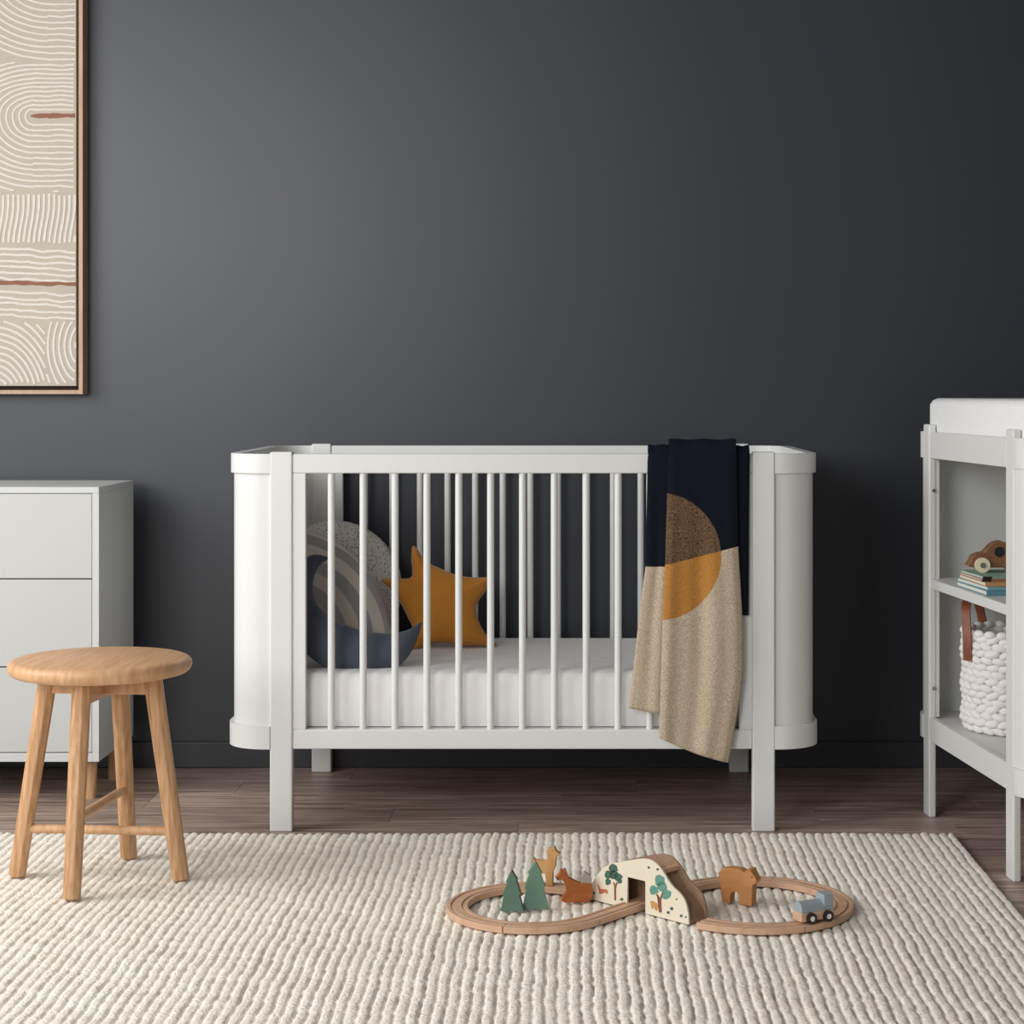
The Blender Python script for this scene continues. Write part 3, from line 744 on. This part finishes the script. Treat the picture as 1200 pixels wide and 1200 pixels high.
bx_ = fx(715, 205); bz_ = loc2(715, 205).y
obj('cross_bar', B(bx_-.010, bx_+.002, -OW+.002, OW-.002, bz_-.012, bz_-.003, bev=.001), M['beech'], br)

# ------------------------------------------------------------------ wooden trees and animals
def cutout(name, pts, px0, base_py, sc_, org, Y, th, m, label, cat, rz=0, z0=RZ, bev=.0012, sub=None, stretch=1, group=None):
    """flat wooden figure: outline (crop units) -> metres, standing at depth Y"""
    f = F/Y*sc_; X = ((px0/sc_+org[0])-VX)*Y/F
    fr = lambda u, v, t: Vector(((u-px0)/f*stretch, t, (base_py-v)/f))
    o = root(name, (X, Y, z0), label, cat, rz=rz, group=group) if sub else None
    bm = prism(bmesh.new(), pts, fr, -th/2, th/2, bev)
    if not sub:
        o = obj(name, bm, m); o.location = (X, Y, z0); o.rotation_euler = (0, 0, rz); return tag(o, label, cat, group)
    obj('body', bm, m, o)
    for nm, sp_, mm, tt in sub:
        obj(nm, prism(bmesh.new(), sp_, fr, -tt/2, tt/2, 0), mm, o)
    return o
o10 = (580, 985)
cutout('toy_tree', [(200, 350), (222, 385), (270, 462), (256, 466), (312, 632), (292, 636), (345, 830), (65, 830), (108, 632), (88, 632), (146, 492), (126, 492), (180, 375)], 205, 830, 10, o10, 3.748, .014,
       M['tree1'], 'smaller dark green wooden toy tree, on the left inside the track loop', 'toy tree', rz=-.1)
cutout('toy_tree', [(475, 238), (552, 380), (532, 384), (592, 540), (572, 546), (630, 802), (322, 802), (372, 562), (346, 566), (404, 384), (384, 384)], 476, 802, 10, o10, 3.765, .014,
       M['tree2'], 'taller lighter green wooden toy tree behind the other, beside the fox', 'toy tree', rz=.05)
cutout('toy_deer', [(450, 188), (478, 205), (560, 213), (618, 205), (618, 120), (600, 100), (635, 62), (680, 58), (700, 38), (716, 70), (725, 90), (768, 122), (765, 132), (735, 145), (722, 190), (716, 270), (686, 340), (684, 500), (612, 500), (592, 360), (540, 360), (512, 500), (470, 500), (474, 300), (440, 215)],
       600, 500, 10, o10, 3.897, .014, M['deer'], 'tan wooden toy deer standing on the far side of the track', 'toy deer', rz=-.15, z0=RZ+TH,
       sub=[('eye', [(678, 80), (686, 78), (688, 86), (680, 88)], M['black'], .0152)])
cutout('toy_fox', [(715, 385), (738, 415), (790, 410), (828, 470), (840, 550), (800, 600), (780, 655), (820, 680), (1100, 680), (1140, 620), (1152, 545), (1136, 440), (1118, 375), (1055, 328), (1018, 380), (1008, 460), (960, 438), (872, 390), (838, 300), (818, 285), (800, 312), (775, 283), (758, 340)],
       945, 680, 10, (580-.5, 985), 3.814, .016, M['fox'], 'orange brown wooden toy fox sitting beside the bridge', 'toy fox', rz=.1,
       sub=[('tail_tip', [(1055, 326), (1016, 380), (1007, 455), (1060, 445), (1137, 460), (1120, 375)], M['foxtip'], .0175),
            ('nose', [(713, 385), (736, 380), (744, 400), (738, 416)], M['black'], .0168), ('eye', [(770, 352), (780, 350), (781, 360), (771, 361)], M['black'], .0168)])
cutout('toy_bear', [(420, 250), (440, 226), (480, 217), (530, 218), (556, 230), (568, 214), (590, 214), (602, 235), (618, 262), (612, 280), (596, 292), (592, 400), (532, 400), (526, 352), (516, 338), (496, 337), (484, 352), (480, 400), (440, 400), (432, 320)],
       512, 400, 4.444, (750, 970), 3.806, .024, M['bear'], 'brown wooden toy bear standing inside the right track loop', 'toy bear', rz=-.5, stretch=1.1,
       sub=[('ear', [(570, 212), (590, 212), (592, 224), (572, 224)], M['bear'], .027), ('eye', [(590, 246), (596, 245), (597, 252), (591, 253)], M['black'], .0248)])
# toy engine
ang = -math.radians(55); ep = c2+Vector((math.cos(ang), math.sin(ang)))*r2
te = root('toy_engine', (ep.x, ep.y, RZ+TH), 'small wooden toy engine with grey blue top on the track', 'toy train', rz=ang+PI/2-.12); te.scale = (1.16,)*3
Lh = .033
def eb(*a, **k): return box(bmesh.new(), *a, **k)
obj('chassis', eb(-Lh, Lh, -.0135, .0135, .004, .019, bev=.002), M['beech'], te)
bm = cyl(bmesh.new(), (-Lh+.002, 0, .0235), (.012, 0, .0235), .0122, n=28); obj('boiler', bm, M['blue'], te, smooth=.6)
obj('boiler_deck', eb(-Lh+.001, Lh-.001, -.0128, .0128, .0185, .024, bev=.001), M['blue'], te)
obj('cab', eb(.012, Lh-.001, -.0130, .0130, .0235, .044, bev=.0025), M['blue'], te)
for x in (-.0145, .0185):
    for s in (-1, 1):
        wv = obj('wheel', cyl(bmesh.new(), (x, s*.0125, .0095), (x, s*.0185, .0095), .0093, n=28), M['black'], te, smooth=.6)
        obj('hub', cyl(bmesh.new(), (x, s*.018, .0095), (x, s*.0195, .0095), .0042, n=16), M['hub'], wv, smooth=.6)

# ------------------------------------------------------------------ changing table
th = math.radians(6.14); tb = root('changing_table', (.9186, 4.028, 0), 'white open changing table with curved ends standing at the right', 'changing table', rz=th)
Wm, PY, LY = .50, .05, .6665; PX = .018
def tl(x, y, z=0):   # table-local to world
    c, s = math.cos(th), math.sin(th); return Vector((.9186+c*x-s*y, 4.028+s*x+c*y, z))
for x in (0, Wm-PX):
    for y in (0, LY-PY):
        obj('leg', B(x, x+PX, y, y+PY, 0, .961, bev=.004, seg=3), M['cwhite'], tb)
    obj('top_rail', B(x+.001, x+PX-.001, PY, LY-PY, .8785, .9425, bev=.0015), M['cwhite'], tb)
    obj('bottom_rail', B(x+.001, x+PX-.001, PY, LY-PY, .188, .245, bev=.0015), M['cwhite'], tb)
EB, ER = .085, .075
def tend(ins, near, bulge=EB, r=ER):
    r -= ins; x0, x1 = ins, Wm-ins; e = bulge-ins; s = -1 if near else 1; b0 = .001 if near else LY-.001; q = lambda y: b0+s*y
    p = [(x0, q(0))]+[(x0+r-r*math.cos(t), q(e-r+r*math.sin(t))) for t in [PI/2*i/12 for i in range(13)]]
    p += [(x1-r+r*math.sin(t), q(e-r+r*math.cos(t))) for t in [PI/2*i/12 for i in range(13)]]+[(x1, q(0))]
    return p
for near in (True, False):
    sg = 1 if near else -1
    for nm, z0, z1, ins, t in (('end_cap_rail', .8785, .9425, -.001, .02), ('end_panel', .235, .885, .005, .01), ('end_base_rail', .188, .245, -.002, .022)):
        obj(nm, wall_path(bmesh.new(), tend(ins, near), t*sg, z0, z1), M['cwhite'], tb, smooth=.6)
obj('back_panel', B(Wm-PX-.006, Wm-PX, .003, LY-.003, .24, .9, bev=0), M['cwhite'], tb)
def shelf_plan(ins):
    a = tend(ins, True); b = tend(ins, False); return a+b[::-1]
bmf = lambda u, v, t: Vector((u, v, t))
def shelf(nm, z0, z1, front):
    pts = []
    for x, y in shelf_plan(.017):
        pts.append((max(x, front), y))
    obj(nm, prism(bmesh.new(), pts, bmf, z0, z1), M['cwhite'], tb)
shelf('bottom_shelf', .215, .2405, .019); shelf('top_board', .92, .936, .019)
obj('middle_shelf', B(.004, Wm-PX-.008, PY*.2, LY-.012, .560, .583, bev=.0015), M['cwhite'], tb)
obj('stile', B(PX-.001, PX+.009, LY-PY+.002, LY-.004, .245, .8785, bev=.001), M['cwhite'], tb)
for y, s in ((LY-PY, -1),):
    for z in ((H-(575-VY)*4.64/F), (H-(807-VY)*4.64/F)):
        obj('bolt', cyl(bmesh.new(), (PX*.66, y+.0005, z), (PX*.66, y-.003, z), .0048, n=16), M['metal'], tb, smooth=.6)['label'] = 'small steel bolt head'
# changing pad
bm = bmesh.new(); pts = []
x0, x1, y0, y1 = .020, Wm-.024, -.04, LY+.035
cs = [(0, 0), (0, .072), (.006, .082), (.018, .088), (.04, .084), (.08, .062), (.14, .045)]
def rr(ins, z, r=.03):
    r = max(.004, r-ins*.4); out = []
    for (x, y, a0) in ((x1-ins-r, y0+ins*.8+r, -PI/2), (x1-ins-r, y1-ins*.8-r, 0), (x0+ins+r, y1-ins*.8-r, PI/2), (x0+ins+r, y0+ins*.8+r, PI)):
        out += [bm.verts.new((x+r*math.cos(a0+PI/2*i/6), y+r*math.sin(a0+PI/2*i/6), z)) for i in range(7)]
    return out
rg = [rr(i, .9365+z) for i, z in cs]
for a, b in zip(rg, rg[1:]):
    for i in range(len(a)): bm.faces.new((a[i], a[(i+1) % len(a)], b[(i+1) % len(a)], b[i]))
bm.faces.new(rg[0][::-1]); bm.faces.new(rg[-1])
p = obj('changing_pad', bm, M['pad'], smooth=.9); p.location = tl(0, 0, .0005); p.rotation_euler = (0, 0, th)
tag(p, 'white quilted contoured changing pad on top of the changing table', 'changing pad')
# books (local to the table)
SZ = .5835
def book(x0, x1, y0, y1, z0, z1, m, label, yaw=0, spine=None):
    c = ((x0+x1)/2, (y0+y1)/2); o = root('book', tl(c[0], c[1], z0), label, 'book', rz=th+yaw, group='books stacked on the middle shelf')
    hx2, hy2, h = (x1-x0)/2, (y1-y0)/2, z1-z0
    bm = bmesh.new(); box(bm, -hx2, hx2, -hy2, hy2, 0, .0016, .0004, 1); box(bm, -hx2, hx2, -hy2, hy2, h-.0016, h, .0004, 1)
    box(bm, -hx2, hx2, -hy2, -hy2+.002, .0016, h-.0016, 0)
    obj('cover', bm, m, o)
    obj('pages', B(-hx2+.002, hx2-.003, -hy2+.0021, hy2-.003, .0016, h-.0016, bev=0), M['paper'], o)
    if spine: obj('spine_label', B(-hx2-.0002, -hx2+.020, -hy2-.0006, -hy2+.003, .0002, h-.0002, bev=0), spine, o)
    return o
book(.016, .185, .225, .450, SZ, SZ+.0112, M['teal'], 'teal book at the bottom of the stack on the middle shelf')
book(.018, .180, .232, .446, SZ+.0114, SZ+.0204, M['ltteal'], 'pale teal book second from the bottom of the stack', yaw=.02)
book(.016, .170, .226, .435, SZ+.0206, SZ+.0300, M['tan'], 'tan brown book in the middle of the stack', yaw=-.02)
book(.012, .150, .240, .412, SZ+.0302, SZ+.0360, M['red'], 'thin rose red book with black spine end under the green one', yaw=-.01, spine=M['black'])
book(.012, .150, .240, .405, SZ+.0362, SZ+.0420, M['green'], 'thin sage green book topmost of the stack under the toy car', yaw=.01, spine=M['black'])
# toy car on the books, side towards the camera
wc = on_plane(1151.2, 661, tl(.05, .325, 0), (math.sin(th)*0, 1, 0)); cz = SZ+.0422
wr = .0172; tc_ = root('toy_car', (wc.x+.035, wc.y+.022, cz), 'rounded brown wooden toy car with pale wheels on the books', 'toy car')
bp = [(-.060, .012), (-.062, .026), (-.056, .038), (-.044, .044), (-.032, .046), (-.024, .054), (-.012, .066), (.006, .072), (.024, .066), (.034, .052), (.044, .044), (.056, .038), (.060, .024), (.058, .012)]
bm = prism(bmesh.new(), [tuple(q) for q in densify([Vector(q) for q in bp], 3)], lambda u, v, t: Vector((u, t, v)), -.016, .016, .003)
obj('body', bm, M['brownwood'], tc_)
bm = cyl(bmesh.new(), (.006, -.0165, .047), (.006, .0165, .047), .012, n=24); obj('peg_hole', bm, M['black'], tc_, smooth=.6)
for x in (-.035, .038):
    for s in (-1, 1):
        wv = obj('wheel', cyl(bmesh.new(), (x, s*.017, wr), (x, s*.027, wr), wr, n=32), M['maple'], tc_, smooth=.6)
        obj('axle_pin', cyl(bmesh.new(), (x, s*.0265, wr), (x, s*.030, wr), .0062, n=16), M['metal'], wv, smooth=.6)
# basket of chunky knitted rope
bc = Vector((1.030, 4.50)); BR = .118; bz = .2412
bk = root('rope_basket', (bc.x, bc.y, bz), 'white knitted rope basket with brown leather handles on the bottom shelf', 'basket'); O = bk.location
bm = bmesh.new(); rows, cols = 14, 24; rh = .0161
unit = bmesh.new(); bmesh.ops.create_icosphere(unit, subdivisions=2, radius=1)
uv_ = [v.co.copy() for v in unit.verts]; uf = [[v.index for v in f.verts] for f in unit.faces]; unit.free()
for r in range(rows):
    z = bz+.012+r*rh; R = BR*(1+.02*math.sin(r*1.3))-(.004 if r == 0 else 0)
    for c in range(cols):
        a = 2*PI*(c+.5*(r % 2)+.08*random.uniform(-1, 1))/cols; ce = Vector((bc.x+R*math.cos(a), bc.y+R*math.sin(a), z))
        tg = Vector((-math.sin(a), math.cos(a), 0)); rd = Vector((math.cos(a), math.sin(a), 0)); ti = random.uniform(-.15, .15)+(.22 if r % 2 else -.22)
        ax1 = tg*math.cos(ti)+Vector((0, 0, 1))*math.sin(ti); ax2 = rd.cross(ax1)
        s = random.uniform(.93, 1.07); vs = [bm.verts.new(ce+ax1*(q.x*.0205*s)+ax2*(q.y*.0102*s)+rd*(q.z*.0095)) for q in uv_]
        for f in uf: bm.faces.new([vs[i] for i in f])
z = bz+.012+rows*rh
for c in range(cols//2*2):                                  # looped rim
    a = 2*PI*(c+.25)/cols; ce = Vector((bc.x+BR*math.cos(a), bc.y+BR*math.sin(a), z-.004)); tg = Vector((-math.sin(a), math.cos(a), 0)); rd = Vector((math.cos(a), math.sin(a), 0))
    vs = [bm.verts.new(ce+tg*(q.x*.0155)+Vector((0, 0, 1))*(q.y*.010)+rd*(q.z*.0105)) for q in uv_]
    for f in uf: bm.faces.new([vs[i] for i in f])
lathe(bm, [(0, .002), (BR-.006, .002), (BR-.004, .02), (BR-.003, .226), (BR-.008, .226), (BR-.009, .02), (0, .008)], (bc.x, bc.y, bz), 40)
obj('woven_body', bm, M['rope'], bk, smooth=True, off=O)
def strap(pts, w_, t_, side):
    pts = densify([Vector(q) for q in pts], 8, closed=False); bm = bmesh.new(); prev = None
    for i, p in enumerate(pts):
        d = (pts[min(len(pts)-1, i+1)]-pts[max(0, i-1)]).normalized(); s = Vector(side); s = (s-d*s.dot(d)).normalized(); n_ = d.cross(s)
        cur = [bm.verts.new(p+s*a*w_/2+n_*b*t_/2) for a, b in ((-1, -1), (1, -1), (1, 1), (-1, 1))]
        if prev:
            for k in range(4): bm.faces.new((prev[k], prev[(k+1) % 4], cur[(k+1) % 4], cur[k]))
        else: bm.faces.new(cur[::-1])
        prev = cur
    bm.faces.new(prev); return bm
def rim(a, r, z): return (bc.x+r*math.cos(a), bc.y+r*math.sin(a), z)
for a0, a1_, sgn in ((PI*1.13, PI*.62, -1), (PI*1.87, PI*2.38, 1)):
    am = (a0+a1_)/2
    pts = [rim(a0, BR+.016, bz+.17), rim(a0, BR+.017, bz+.215), rim(a0*.93+am*.07, BR+.014, bz+.25), rim(a0*.72+am*.28, BR+.004, bz+.296), rim(am, BR-.012, bz+.311),
           rim(a1_*.72+am*.28, BR+.004, bz+.296), rim(a1_*.93+am*.07, BR+.010, bz+.25), rim(a1_, BR+.012, bz+.215), rim(a1_, BR+.011, bz+.17)]
    obj('handle', strap(pts, .021, .0045, (.8, -.6, 0)), M['leather'], bk, smooth=.6, off=O)['label'] = 'brown leather strap handle'
